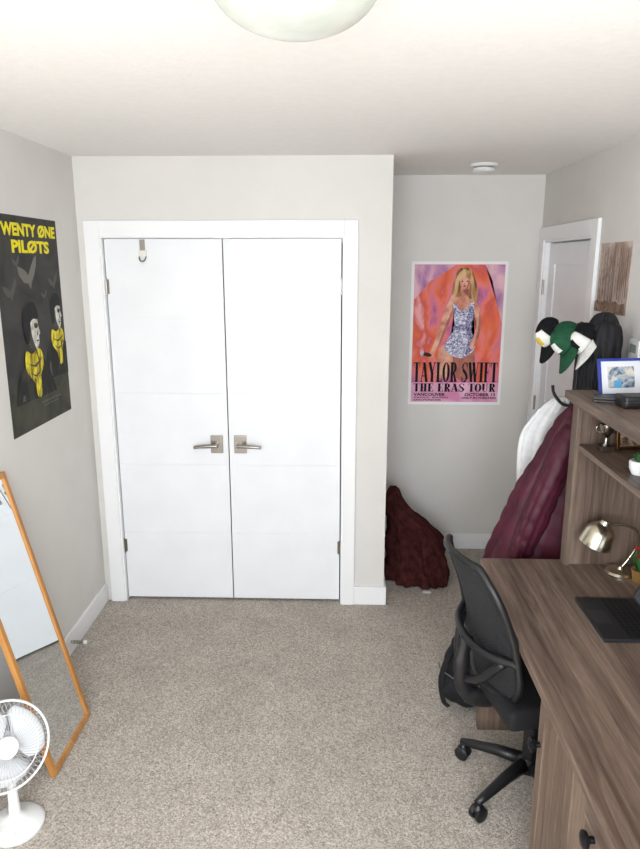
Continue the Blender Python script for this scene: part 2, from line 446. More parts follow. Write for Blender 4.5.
# --- concert poster on the back wall
S = Sheet('concert_poster', (.440, YB-.0001, 1.928), (.602, 0, 0), (0, 0, -.915), (0, -1, 0), M_paper)
M_bg = ramp_mat('ink_sunset_clouds', [(.34, (150, 88, 132)), (.42, (206, 112, 140)), (.48, (226, 122, 118)), (.54, (224, 106, 66)), (.60, (206, 88, 84)), (.68, (232, 164, 162))], 4.6, (1, 1, .6), .5, 30, 6)
M_cloud = ramp_mat('ink_lilac_clouds', [(.36, (132, 92, 146)), (.5, (188, 138, 172)), (.64, (224, 178, 188))], 8, (1, 1, .6), .4, 30, 6)
M_bg2 = ramp_mat('ink_lilac', [(.35, (210, 136, 172)), (.65, (230, 182, 204))], 5, (1, 1, 1))
S.rect('art_background', .03, .02, .97, .98, M_bg)
S.poly('art_cloud_a', [(.032, .022), (.46, .022), (.34, .075), (.20, .13), (.032, .26)], M_cloud, 0)
S.poly('art_cloud_b', [(.76, .022), (.968, .022), (.968, .42), (.90, .28), (.84, .12)], M_cloud, 0)
S.rect('art_caption_band', .03, .84, .97, .98, M_bg2)
skin = ramp_mat('ink_skin', [(.35, (190, 124, 102)), (.5, (214, 152, 128)), (.65, (228, 176, 152))], 14, (1, 1, 1), .3)
skin2 = ramp_mat('ink_skin_shade', [(.35, (150, 86, 78)), (.65, (186, 120, 102))], 14, (1, 1, 1), .3)
hair = ramp_mat('ink_blonde', [(.36, (112, 72, 48)), (.5, (160, 112, 74)), (.64, (196, 152, 106))], 30, (1, 1, .18), .6)
hair2 = ramp_mat('ink_blonde_light', [(.36, (168, 120, 78)), (.6, (216, 178, 132))], 34, (1, 1, .2), .6)
suit = ramp_mat('ink_sequins', [(.38, (104, 108, 142)), (.46, (154, 156, 182)), (.54, (192, 188, 206)), (.62, (238, 234, 242))], 80, (1, 1, 1))
suit2 = ramp_mat('ink_sequins_dark', [(.38, (76, 76, 112)), (.5, (120, 120, 154)), (.63, (180, 172, 196))], 80, (1, 1, 1))
dk = pm('dark', (60, 34, 36))
S.poly('art_hair_back', [(.48, .06), (.55, .038), (.63, .06), (.665, .12), (.70, .20), (.69, .27), (.64, .29), (.5, .28), (.44, .255), (.43, .18), (.455, .1)], hair, 5)
S.poly('art_leg_a', [(.34, .58), (.52, .56), (.56, .62), (.47, .70), (.42, .80), (.30, .80), (.30, .7)], skin, 4)
S.poly('art_leg_b', [(.48, .60), (.66, .57), (.70, .66), (.68, .8), (.5, .8)], skin2, 4)
S.poly('art_arm_down', [(.44, .22), (.48, .25), (.44, .36), (.38, .45), (.3, .58), (.24, .67), (.21, .65), (.27, .54), (.32, .42), (.38, .3)], skin, 4)
S.poly('art_arm_shade', [(.455, .27), (.46, .32), (.41, .42), (.33, .56), (.30, .59), (.37, .44), (.43, .34)], skin2, 3)
S.poly('art_neck', [(.52, .18), (.6, .18), (.6, .24), (.66, .27), (.56, .34), (.48, .29), (.46, .25), (.53, .23)], skin, 3)
S.poly('art_neck_shade', [(.54, .19), (.6, .185), (.6, .23), (.57, .22)], skin2, 2)
S.poly('art_bodysuit', [(.45, .28), (.54, .335), (.66, .27), (.69, .33), (.67, .4), (.65, .45), (.70, .54), (.69, .60), (.60, .655), (.5, .66), (.38, .61), (.40, .54), (.47, .46), (.46, .38)], suit, 4)
S.poly('art_bodysuit_shade', [(.62, .3), (.68, .33), (.66, .4), (.64, .45), (.69, .54), (.68, .6), (.6, .64), (.62, .52), (.58, .44), (.61, .37)], suit2, 4)
S.poly('art_bodysuit_waist', [(.47, .44), (.64, .43), (.645, .455), (.47, .468)], suit2, 2)
S.poly('art_arm_right', [(.67, .27), (.72, .31), (.75, .42), (.72, .54), (.66, .6), (.64, .57), (.69, .48), (.7, .42), (.67, .35)], skin, 4)
S.poly('art_arm_right_shade', [(.725, .33), (.75, .42), (.72, .54), (.68, .585), (.71, .5), (.725, .42)], skin2, 3)
S.poly('art_face', [(.505, .10), (.555, .085), (.605, .10), (.610, .14), (.595, .168), (.562, .188), (.53, .178), (.508, .15)], skin, 4)
S.poly('art_face_shade', [(.60, .11), (.61, .14), (.595, .168), (.57, .185), (.585, .16), (.59, .13)], skin2, 3)
S.poly('art_fringe', [(.485, .15), (.485, .09), (.54, .055), (.605, .07), (.63, .12), (.625, .155), (.61, .12), (.58, .108), (.53, .112), (.505, .122)], hair2, 4)
S.poly('art_hair_fall', [(.615, .09), (.65, .12), (.665, .19), (.68, .25), (.65, .27), (.63, .22), (.63, .16)], hair2, 4)
S.poly('art_hair_fall_b', [(.485, .09), (.495, .14), (.485, .19), (.465, .245), (.44, .245), (.45, .18), (.46, .13)], hair2, 4)
S.ell('art_eye', .53, .133, .011, .004, dk)
S.ell('art_eye_b', .583, .133, .011, .004, dk)
S.ell('art_nose', .556, .150, .008, .003, skin2)
S.ell('art_lips', .556, .165, .016, .005, pm('lips', (160, 30, 48)))
S.ell('art_microphone', .19, .64, .05, .014, dk, 12)
S.ell('art_microphone_head', .135, .628, .02, .018, pm('mic', (190, 180, 190)), 12)
ink = pm('black', (16, 12, 14))
serif(S, 'text_title', 'TAYLOR SWIFT', .05, .695, .95, .835, ink)
serif(S, 'text_tour', 'THE ERAS TOUR', .055, .846, .94, .905, ink)
S.text('text_date', 'OCTOBER 13', .61, .915, .94, .937, ink, .03)
S.text('text_note', 'ONLY IN THEATRES', .58, .943, .95, .957, ink, .03)
S.text('text_left', 'VANCOUVER', .06, .915, .40, .937, ink, .03)
S.text('text_left_b', 'TORONTO   MONTREAL', .06, .943, .44, .953, ink, .02)
S.text('text_left_c', 'SAN FOREVER', .06, .96, .36, .972, ink, .02)

# --- band poster on the left wall
M_char = ramp_mat('ink_charcoal', [(.35, (44, 43, 42)), (.65, (66, 64, 60))], 5, (1, 1, 1), 1, 0, 6)
S = Sheet('band_poster', (XL+.0001, 2.700, 2.112), (0, .612, 0), (0, 0, -.91), (1, 0, 0), M_char)
yel = pm('yellow', (232, 218, 30))
S.text('text_band_a', 'TWENTY ØNE', .03, .03, .97, .092, yel, .045)
S.text('text_band_b', 'PILØTS', .24, .106, .84, .168, yel, .045)
olive = ramp_mat('ink_olive', [(.35, (44, 44, 36)), (.65, (70, 68, 54))], 8, (1, 1, 1), 1, 0, 6)
blackp = ramp_mat('ink_soft_black', [(.4, (12, 12, 12)), (.7, (28, 28, 26))], 22, (1, 1, .4), 1, 0, 5)
coatm = ramp_mat('ink_coat', [(.38, (10, 10, 9)), (.52, (24, 24, 20)), (.66, (58, 56, 44))], 14, (1, 1, .35), 1.2, 0, 6)
pale = ramp_mat('ink_pale', [(.35, (160, 156, 146)), (.6, (222, 218, 208))], 26, (1, 1, 1), .3)
grey = pm('grey', (112, 110, 102)); mid = pm('mid', (84, 82, 76)); shad = pm('shad', (66, 62, 56))
yel2 = ramp_mat('ink_yellow_cloth', [(.40, (96, 84, 14)), (.48, (184, 166, 24)), (.58, (230, 214, 50))], 26, (1, 1, .35), 1.0, 25)
S.poly('art_ground', [(0, .80), (.2, .77), (.4, .79), (.6, .77), (.8, .78), (1, .75), (1, .995), (0, .995)], olive, 0)
def bird(u, v, s, m):
    S.poly('art_bird', [(u, v), (u+.04*s, v-.035*s), (u+.10*s, v-.075*s), (u+.14*s, v-.085*s), (u+.12*s, v-.04*s), (u+.085*s, v+.0*s), (u+.04*s, v+.03*s),
                        (u+.02*s, v+.06*s), (u-.01*s, v+.035*s), (u-.07*s, v+.03*s), (u-.13*s, v+.0*s), (u-.15*s, v-.04*s), (u-.08*s, v-.03*s), (u-.04*s, v-.02*s)], m)
bird(.45, .27, 1.1, grey); bird(.86, .31, .6, mid); bird(.16, .34, .7, mid); bird(.68, .37, .35, mid); bird(.28, .21, .4, mid)
def figure(u, s, v0, f, vb):
    X = lambda a: u+a*s*f
    Y = lambda b: v0+b*s
    far = u > .7
    S.poly('art_coat', [(X(-.34), vb), (X(-.33), Y(.42)), (X(-.27), Y(.32)), (X(-.12), Y(.235)), (X(.10), Y(.225)), (X(.18 if far else .22), Y(.30)), (X(.18 if far else .30), Y(.42)), (X(.18 if far else .33), vb)], coatm, 0)
    S.poly('art_coat_sleeve', [(X(-.25), vb-.01), (X(-.235), Y(.40)), (X(-.21), Y(.40)), (X(-.20), vb-.01)], mid, 0)
    S.poly('art_head', [(X(-.09), Y(.05)), (X(.0), Y(.01)), (X(.085), Y(.04)), (X(.10), Y(.09)), (X(.125), Y(.125)), (X(.10), Y(.14)), (X(.095), Y(.175)), (X(.05), Y(.205)), (X(-.03), Y(.20)), (X(-.08), Y(.14))], pale, 3)
    S.poly('art_head_shade', [(X(-.09), Y(.05)), (X(-.03), Y(.06)), (X(-.02), Y(.12)), (X(.01), Y(.17)), (X(.04), Y(.205)), (X(-.03), Y(.20)), (X(-.08), Y(.14))], shad, 3)
    S.poly('art_hair', [(X(-.12), Y(.13)), (X(-.13), Y(.04)), (X(-.05), Y(-.02)), (X(.06), Y(-.02)), (X(.115), Y(.03)), (X(.10), Y(.06)), (X(.03), Y(.055)), (X(-.03), Y(.08)), (X(-.05), Y(.15)), (X(-.09), Y(.17))], blackp, 3)
    S.poly('art_eye_socket', [(X(.03), Y(.085)), (X(.06), Y(.075)), (X(.095), Y(.085)), (X(.085), Y(.10)), (X(.05), Y(.103))], shad, 2)
    S.ell('art_eye', X(.065), Y(.092), .016*s, .004*s, blackp)
    S.poly('art_nose_shade', [(X(.075), Y(.10)), (X(.085), Y(.135)), (X(.065), Y(.14))], shad, 0)
    S.ell('art_mouth', X(.07), Y(.162), .022*s, .004*s, shad)
    S.poly('art_scarf', [(X(-.13), Y(.20)), (X(-.04), Y(.22)), (X(.08), Y(.20)), (X(.13), Y(.24)), (X(.13), Y(.29)), (X(.07), Y(.335)), (X(.06), Y(.43)), (X(-.01), Y(.43)), (X(-.04), Y(.36)), (X(-.13), Y(.31)), (X(-.16), Y(.26))], yel2, 3)
    S.poly('art_scarf_fold', [(X(-.13), Y(.255)), (X(-.02), Y(.275)), (X(.12), Y(.245)), (X(.0), Y(.288))], shad, 2)
    S.poly('art_scarf_fold_b', [(X(-.11), Y(.30)), (X(-.01), Y(.325)), (X(.09), Y(.30)), (X(.0), Y(.336))], shad, 2)
figure(.86, .80, .385, 1, .79)
figure(.42, 1.0, .42, 1, .86)
S.text('text_small', 'THE BANDITO TOUR', .45, .885, .8, .895, grey, .01)
S.text('text_small_b', 'LEAVE THE CITY', .5, .905, .76, .913, grey, .01)

# --- forest print on right wall
M_forest = ramp_mat('ink_forest_mist', [(.35, (160, 136, 122)), (.65, (206, 190, 180))], 7, (1, 1, 1), 1, 0, 5)
S = Sheet('forest_print', (XR-.0001, 3.375, 2.01), (0, -.355, 0), (0, 0, -.315), (-1, 0, 0), M_forest, .003)
br = pm('trunk', (84, 62, 52)); br2 = pm('trunk_far', (136, 112, 100))
for i in range(18):
    u = (i+.2+.6*random.random())/18*.96+.02; w = .004+.009*random.random()
    b0 = .76+.16*random.random(); t0 = .01+.10*random.random()
    S.poly('art_trunk', [(u-w*.5, t0), (u+w*.5, t0), (u+w, b0), (u-w, b0)], br if i % 2 else br2)
    for k in range(3):
        vv = t0+.08+.4*random.random(); d = random.choice((-1, 1))*.05
        S.poly('art_branch', [(u, vv), (u+d, vv-.05), (u+d, vv-.042), (u, vv+.012)], br2)
S.poly('art_undergrowth', [(0, .86), (.1, .83), (.2, .86), (.35, .82), (.5, .86), (.7, .82), (.85, .86), (1, .83), (1, 1), (0, 1)], ramp_mat('ink_undergrowth', [(.35, (96, 72, 60)), (.65, (156, 130, 114))], 30, (1, 1, 1), 1, 0, 5))

# thermostat
g = group('thermostat', (XR, 2.86, 1.56))
box('body', -.022, 0, -.05, .05, -.05, .05, M_white, g, .006)
box('screen', -.0235, -.021, -.03, .03, -.005, .03, mat('lcd', (150, 160, 150), .2), g)

# ------------------------------------------------------------------ floor mirror
g = group('leaning_mirror', (-1.083, 2.366, .006), (0, R(-13.2), 0))
MW, ML, FW = .185, 1.135, .022
M_mir = mat('mirror_glass', (238, 243, 245), .01, 1.0)
boxes('frame', [(-.018, .004, -MW, -MW+FW, 0, ML), (-.018, .004, MW-FW, MW, 0, ML), (-.018, .004, -MW+FW, MW-FW, 0, FW), (-.018, .004, -MW+FW, MW-FW, ML-FW, ML)], M_oak, g, .002)
box('backing', -.016, -.006, -MW+FW, MW-FW, FW, ML-FW, M_dark, g)
box('glass', -.006, -.003, -MW+FW, MW-FW, FW, ML-FW, M_mir, g)

# ------------------------------------------------------------------ desk fan
g = group('desk_fan', (-1.125, 1.955, 0))
lathe('base', [(.092, 0), (.094, .012), (.084, .024), (.05, .034), (.028, .046), (0.02, .055)], M_white, g, 48)
lathe('stem', [(.02, .05), (.017, .12), (.016, .2)], M_white, g, 24)
box('switch_pad', -.03, .03, -.075, -.035, .026, .038, M_white, g, .004)
hd = bpy.data.objects.new('fan_head', None); link(hd, g)
hd.location = (-.02, 0.02, .305)
hd.rotation_euler = Vector((.62, -.62, .36)).to_track_quat('Z', 'Y').to_euler()
lathe('motor', [(.0, -.13), (.03, -.128), (.045, -.11), (.05, -.06), (.048, -.035), (.03, -.03)], M_white, hd, 32)
FR = .148
def ring(name, r, z, t=.002): tube(name, [(r*math.cos(2*math.pi*i/60), r*math.sin(2*math.pi*i/60), z) for i in range(60)], t, M_white, hd, 6, True)
ring('rim', FR, 0, .0045)
ring('ring_a', .105, .028); ring('ring_b', .105, -.032)
cage_v, cage_f = [], []
def wire(pts, rad, vs, fs):
    base = len(vs)
    for i, p in enumerate(pts):
        t = (pts[min(i+1, len(pts)-1)]-pts[max(i-1, 0)]).normalized()
        s = t.cross(Vector((0, 0, 1))).normalized() if abs(t.z) < .95 else Vector((1, 0, 0)); q = t.cross(s)
        for k in range(4):
            a = math.pi/2*k; vs.append(p+s*math.cos(a)*rad+q*math.sin(a)*rad)
    for i in range(len(pts)-1):
        for k in range(4):
            l = (k+1) % 4
            fs.append((base+i*4+k, base+i*4+l, base+i*4+4+l, base+i*4+4+k))
for i in range(56):
    a = 2*math.pi*i/56
    for sg in (1, -1):
        P = []
        for k in range(7):
            t = k/6; r = .034+(FR-.034)*t
            aa = a+.25*t*sg
            z = sg*.036*math.cos(t*math.pi/2)**.7
            P.append(Vector((r*math.cos(aa), r*math.sin(aa), z)))
        wire(P, .0009, cage_v, cage_f)
newmesh('cage', cage_v, cage_f, mat('cage_wire', (186, 187, 188), .35), hd)
lathe('hub_badge', [(.036, .034), (.036, .039), (.03, .043), (0, .044)], M_white, hd, 32)
lathe('blade_hub', [(.03, -.02), (.032, .01), (.02, .02), (0, .022)], M_white, hd, 24)
for b_ in range(3):
    vs, fs = [], []
    for i in range(9):
        t = i/8; r = .025+.105*t
        wdt = R(22+34*math.sin(t*math.pi*.8))
        for k in range(7):
            q = k/6-.5
            a = b_*2*math.pi/3+q*wdt*2+.35*t
            vs.append((r*math.cos(a), r*math.sin(a), -q*.035+.0))
    for i in range(8):
        for k in range(6):
            fs.append((i*7+k, i*7+k+1, i*7+k+8, i*7+k+7))
    o = newmesh('blade', vs, fs, mat('blade_white', (214, 217, 220), .3), hd, True)
    sd = o.modifiers.new('s', 'SOLIDIFY'); sd.thickness = .003

# ------------------------------------------------------------------ desk with hutch
DX0, DX1, DYa, DYb, DZ = .566, XR-.016, .95, 2.562, .76
g = group('desk', ((DX0+DX1)/2, (DYa+DYb)/2, 0))
off = g.location
def db(name, bl, m, bev=.0015):
    o = boxes(name, bl, m, g, bev); o.location = -Vector((off.x, off.y, 0)); return o
db('desktop', [(DX0, DX1, DYa, DYb, DZ-.03, DZ)], M_wy, .003)
db('apron', [(DX0+.02, DX1-.01, DYb-.05, DYb-.02, 0, DZ-.03), (DX0+.025, DX0+.045, 1.76, DYb-.05, DZ-.075, DZ-.03)], M_wz)
db('modesty_panel', [(DX1-.03, DX1-.012, 1.76, DYb-.05, .25, DZ-.03)], M_wy)
# pedestal
py0, py1 = .97, 1.755
fx = DX0+.022
db('pedestal', [(fx+.012, DX1-.012, py0, py1, .03, DZ-.03)], M_wz)
db('pedestal_frame', [(fx, fx+.012, py1-.045, py1, 0, DZ-.03), (fx, fx+.012, py0, py0+.045, 0, DZ-.03), (fx, fx+.012, 1.375, 1.42, 0, DZ-.03),
                      (fx, fx+.012, py0+.045, py1-.045, DZ-.055, DZ-.03), (fx, fx+.012, py0+.045, py1-.045, 0, .07)], M_wz)
slats = []
yy = 1.425
while yy < py1-.05:
    slats.append((fx+.004, fx+.014, yy+.002, yy+.045, .075, DZ-.06)); yy += .047
db('plank_door', slats, M_wz, .002)
dz = [.075, .29, .50, .70]
dr = [(fx-.004, fx+.014, py0+.05, 1.37, dz[i]+.004, dz[i+1]-.004) for i in range(3)]
db('drawer_fronts', dr, M_wy, .003)
M_iron = mat('dark_iron', (38, 38, 42), .4, .8)
def knob(x, y, z):
    lathe('pull', [(.008, 0), (.008, .012), (.02, .018), (.022, .026), (.012, .032), (0, .033)], M_iron, g, 24, (x-off.x, y-off.y, z), (0, R(-90), 0))
knob(fx-.0, py1-.022, .55)
for i in range(3):
    zc = (dz[i]+dz[i+1])/2
    o = tube('drawer_cup_pull', smoothpts([(fx-.002, 1.13, zc+.01), (fx-.024, 1.145, zc), (fx-.028, 1.17, zc-.004), (fx-.028, 1.2, zc-.004), (fx-.024, 1.225, zc), (fx-.002, 1.24, zc+.01)], 4), .012, M_iron, g, 10, flat=1.5)
    o.location = -Vector((off.x, off.y, 0))
knob(fx-.003, 1.305, .64)
# hutch (part of the desk)
HX, HZ = .893, 1.40
HY0 = 1.0
db('hutch_ends', [(HX, DX1, DYb-.045, DYb-.015, DZ, HZ), (HX, DX1, HY0, HY0+.03, DZ, HZ), (HX+.02, DX1, 1.76, 1.785, 1.25, HZ)], M_wz)
db('hutch_stile', [(HX-.008, HX+.008, DYb-.06, DYb-.0, DZ, HZ), (HX-.008, HX+.008, HY0-.01, HY0+.045, DZ, HZ)], M_wz)
db('hutch_back', [(DX1-.015, DX1, HY0+.03, DYb-.045, DZ, HZ)], M_wz)
db('hutch_shelf', [(HX+.004, DX1-.015, HY0+.03, DYb-.045, 1.232, 1.252)], M_wy)
db('hutch_top', [(HX-.038, DX1+.004, HY0-.03, DYb+.02, HZ+.018, HZ+.048), (HX-.018, DX1, HY0-.015, DYb+.005, HZ, HZ+.018)], M_wy, .003)
TOP = HZ+.048

# desk lamp
M_gold = mat('champagne_metal', (206, 198, 178), .27, 1.0)
g = group('desk_lamp', (1.075, 2.44, DZ))
lathe('base', [(.055, 0), (.056, .006), (.05, .014), (.015, .02), (.01, .03)], M_gold, g, 40)
tube('arm', smoothpts([(0, 0, .02), (.03, .004, .06), (.055, .0, .12), (.045, -.005, .175), (0, -.01, .2), (-.05, -.015, .205), (-.085, -.02, .198)], 6), .0055, M_gold, g, 10)
lathe('shade', [(.006, .075), (.016, .072), (.02, .058), (.038, .048), (.054, .025), (.060, -.02), (.061, -.03), (.058, -.03), (.052, .022), (.036, .043), (.01, .05)], M_gold, g, 40, (-.105, -.02, .155), (R(6), R(18), 0))
lathe('bulb', [(.0, -.012), (.018, -.005), (.024, .01), (.014, .035), (.012, .045)], mat('bulb', (245, 240, 225), .3), g, 20, (-.105, -.02, .155), (R(6), R(18), 0))

# laptop
g = group('laptop', (.93, 2.078, DZ))
M_lap = mat('laptop_black', (30, 31, 34), .4)
box('base', -.10, .10, -.138, .138, 0, .014, M_lap, g, .003)
keys = []
for r_ in range(5):
    for c_ in range(13):
        x = .075-r_*.019; y = .124-c_*.0195
        keys.append((x-.0165, x, y-.017, y, .014, .0158))
boxes('keys', keys, mat('keycap', (16, 16, 18), .5), g, .0006)
box('touchpad', -.092, -.035, -.045, .045, .0138, .0145, mat('touchpad', (44, 45, 48), .35), g)
o = box('screen', 0, .008, -.138, .138, 0, .19, M_lap, g, .002); o.location = (.098, 0, .012); o.rotation_euler = (0, R(22), 0)
o2 = box('display', -.0005, 0, -.13, .13, .01, .182, mat('display', (10, 12, 18), .1), g); o2.location = (.098, 0, .012); o2.rotation_euler = (0, R(22), 0)

# potted flower on the desk
g = group('potted_flower', (1.118, 2.37, DZ))
lathe('pot', [(.022, 0), (.03, .045), (.031, .05), (.027, .05), (.025, .04), (0, .04)], mat('glaze_gold', (190, 150, 90), .3, .6), g, 28)
M_leaf = mat('leaf_green', (54, 110, 52), .5); M_red = mat('petal_red', (190, 30, 26), .5)
def leafm(name, base, tip, w, m, parent):
    base, tip = Vector(base), Vector(tip); d = tip-base
    s = d.cross(Vector((0, 0, 1))); s = s.normalized() if s.length > 1e-5 else Vector((1, 0, 0))
    n = s.cross(d).normalized(); vs, fs = [], []
    for i in range(7):
        t = i/6; ww = w*math.sin(math.pi*(.08+.9*t))
        c = base+d*t+n*(-.2*d.length*(t-.5)**2)
        vs += [c-s*ww+n*ww*.3, c, c+s*ww+n*ww*.3]
    for i in range(6):
        for k in range(2): fs.append((i*3+k, i*3+k+1, i*3+k+4, i*3+k+3))
    return newmesh(name, vs, fs, m, parent, True)
for i in range(12):
    a = i*2.4; rr = .02+.018*random.random()
    leafm('leaf', (0, 0, .04), (rr*math.cos(a)*1.3, rr*math.sin(a)*1.3, .075+.04*random.random()), .009, M_leaf, g)
for i in range(5):
    a = i*1.3; c = (.02*math.cos(a), .02*math.sin(a), .10+.012*(i % 3))
    tube('flower_stem', [(0, 0, .04), c], .0015, M_leaf, g, 6)
    for k in range(5):
        b_ = k*2*math.pi/5
        leafm('petal', c, (c[0]+.014*math.cos(b_), c[1]+.014*math.sin(b_), c[2]+.008), .006, M_red, g)

# hutch-top things
g = group('photo_frame', (1.022, 2.46, TOP), (R(-16), 0, R(10)))
M_blue = mat('frame_blue', (34, 54, 140), .45)
boxes('frame', [(-.088, .088, -.006, .006, 0, .010), (-.088, .088, -.006, .006, .128, .138), (-.088, -.078, -.006, .006, .010, .128), (.078, .088, -.006, .006, .010, .128)], M_blue, g, .002)
box('mount', -.078, .078, -.001, .002, .010, .128, mat('mount_white', (214, 216, 220), .5), g)
box('picture', -.052, .052, -.0018, -.0008, .030, .108, ramp_mat('photo_ink', [(.38, (70, 90, 120)), (.5, (150, 160, 168)), (.62, (206, 196, 182))], 30, (1, 1, 1)), g)
box('sticker', -.03, .0, -.0028, -.0016, .03, .058, mat('sticker', (80, 150, 196), .5), g)
box('easel_leg', -.02, .02, .006, .012, .002, .1, M_dark, g)

g = group('sunglasses_case', (1.02, 2.27, TOP), (0, 0, R(4)))
blob('case', [], M_blk, g, .006, None, 5, [(-.085, .085, -.04, .04, .0, .042)])
box('seam', -.084, .084, -.0405, .0405, .022, .0235, mat('seam', (70, 70, 74), .4), g)

g = group('wallet', (.935, 2.36, TOP), (0, 0, R(-20)))
boxes('leather', [(-.05, .05, -.035, .035, 0, .009), (-.05, .05, -.035, .035, .010, .019)], mat('dark_leather', (40, 34, 34), .5), g, .003)

# cubby things
SH = 1.252
g = group('picture_frame', (1.06, 2.44, SH), (R(-8), 0, R(6)))
M_brass = mat('antique_brass', (150, 112, 70), .35, 1.0)
boxes('frame', [(-.05, .05, -.006, .006, 0, .012), (-.05, .05, -.006, .006, .118, .13), (-.05, -.038, -.006, .006, .012, .118), (.038, .05, -.006, .006, .012, .118)], M_brass, g, .002)
box('picture', -.038, .038, -.001, .001, .012, .118, ramp_mat('photo_brown', [(.35, (70, 50, 40)), (.65, (190, 160, 130))], 25, (1, 1, 1)), g)
g = group('trophy', (.965, 2.42, SH))
M_silv = mat('pewter', (160, 155, 148), .25, 1.0)
box('plinth', -.025, .025, -.025, .025, 0, .02, mat('plinth', (50, 38, 30), .4), g, .002)
lathe('cup', [(.012, .02), (.006, .03), (.005, .05), (.012, .058), (.024, .075), (.027, .1), (.024, .1), (.018, .075), (0, .062)], M_silv, g, 28)
for s_ in (-1, 1):
    tube('ear', smoothpts([(s_*.024, 0, .095), (s_*.038, 0, .09), (s_*.036, 0, .074), (s_*.02, 0, .068)], 5), .0025, M_silv, g, 8)
g = group('potted_succulent', (.968, 2.14, SH))
lathe('pot', [(.022, 0), (.031, .02), (.032, .042), (.028, .046), (.024, .038), (0, .037)], M_white, g, 30)
for i in range(26):
    a = i*2.4; rr = .008+.026*(i/26)
    leafm('leaf', (0, 0, .036), (rr*math.cos(a), rr*math.sin(a), .085-.9*rr), .007, mat('succulent', (78, 122, 74), .5), g)
g = group('books', (1.09, 1.90, SH))
xs = 0
for i, (wd, hh, c) in enumerate([(.025, .13, (90, 40, 40)), (.03, .12, (40, 60, 90)), (.02, .135, (210, 200, 180)), (.028, .125, (50, 80, 60))]):
    boxes('book', [(-.09, .08, xs, xs+wd, 0, hh)], mat('book_%d' % i, c, .6), g, .002); xs += wd+.001

# ------------------------------------------------------------------ office chair
CA = 12
g = group('office_chair', (.708, 2.19, 0), (0, 0, R(CA)))
for i in range(5):
    a = R(144+72*i-CA)
    c, s = math.cos(a), math.sin(a)
    tube('leg', [(.03*c, .03*s, .115), (.12*c, .12*s, .105), (.24*c, .24*s, .078), (.272*c, .272*s, .072)], [.026, .022, .016, .012], M_blk, g, 10)
    for sd in (-1, 1):
        o = lathe('caster_wheel', [(.012, -.009), (.024, -.009), (.0275, -.004), (.0275, .006), (.022, .01), (0, .011)], M_blk, g, 24,
                  (.262*c-.014*sd*s*1, .262*s+.014*sd*c, .0275))
        o.rotation_euler = Vector((-s*sd, c*sd, 0)).to_track_quat('Z', 'Y').to_euler()
    lathe('caster_hood', [(.006, 0), (.02, .004), (.022, .018), (.01, .03), (.008, .045)], M_blk, g, 16, (.262*c, .262*s, .03))
lathe('hub', [(.04, .085), (.042, .13), (.03, .14)], M_blk, g, 24)
lathe('gas_column', [(.026, .13), (.026, .27), (.015, .27), (.015, .41)], M_blk, g, 24)
box('mechanism', -.11, .11, -.07, .07, .395, .435, M_blk, g, .01)
blob('seat', [], M_blk2, g, .012, lambda co, n: .0, 10, [(-.21, .24, -.235, .235, .435, .515)])
# backrest
def back(s, t, o=0.0):
    w_ = .225*(1-.10*t)*(1-.35*max(0, (t-.75)/.25)**2.2)*(1-.28*max(0, (.25-t)/.25)**2.0)
    x = -.215-.13*t + .045*s*s + .03*math.sin(t*math.pi*1.0) + o
    z = .50+.49*t-.02*s*s*(t-.3)
    return Vector((x, w_*s, z))
vs, fs = [], []; n1, n2 = 24, 30
for i in range(n2+1):
    for j in range(n1+1): vs.append(back(-1+2*j/n1, i/n2))
for i in range(n2):
    for j in range(n1): fs.append((i*(n1+1)+j, i*(n1+1)+j+1, (i+1)*(n1+1)+j+1, (i+1)*(n1+1)+j))
M_mesh = bpy.data.materials.new('chair_mesh'); M_mesh.use_nodes = True
nt = M_mesh.node_tree; b_ = nt.nodes['Principled BSDF']; b_.inputs['Base Color'].default_value = lin((22, 23, 27)); b_.inputs['Roughness'].default_value = .8
tc = nt.nodes.new('ShaderNodeTexCoord'); ck = nt.nodes.new('ShaderNodeTexVoronoi'); ck.inputs['Scale'].default_value = 260
nt.links.new(tc.outputs['Object'], ck.inputs['Vector'])
mr = nt.nodes.new('ShaderNodeMapRange'); mr.inputs['From Min'].default_value = .15; mr.inputs['From Max'].default_value = .3; mr.inputs['To Min'].default_value = .45; mr.inputs['To Max'].default_value = 1
nt.links.new(ck.outputs['Distance'], mr.inputs['Value']); nt.links.new(mr.outputs['Result'], b_.inputs['Alpha'])
newmesh('back_mesh', vs, fs, M_mesh, g, True)
per = [back(-1+2*j/12, 0) for j in range(13)]+[back(1, i/16) for i in range(1, 17)]+[back(1-2*j/12, 1) for j in range(1, 13)]+[back(-1, 1-i/16) for i in range(1, 16)]
per = smoothpts(per, 2, True)
tube('back_frame', per, .013, M_blk, g, 10, True)
tube('lumbar_bar', smoothpts([back(-1, .36), back(-.6, .34, -.035), back(0, .33, -.045), back(.6, .34, -.035), back(1, .36)], 6), .014, M_blk, g, 10)
tube('spine', smoothpts([(-.06, 0, .415), (-.2, 0, .41), (-.27, 0, .46), (-.285, 0, .56), tuple(back(0, .33, -.04))], 6), [.024]*10+[.02]*10+[.016]*5, M_blk, g, 12, flat=1.5)
tube('spine_fork_a', smoothpts([(-.275, 0, .50), (-.262, .1, .56), tuple(back(.8, .32, -.015))], 6), .014, M_blk, g, 10)
tube('spine_fork_b', smoothpts([(-.275, 0, .50), (-.262, -.1, .56), tuple(back(-.8, .32, -.015))], 6), .014, M_blk, g, 10)
tube('height_lever', [(0, -.05, .415), (0, -.2, .41), (0, -.24, .40)], .006, M_blk, g, 8)

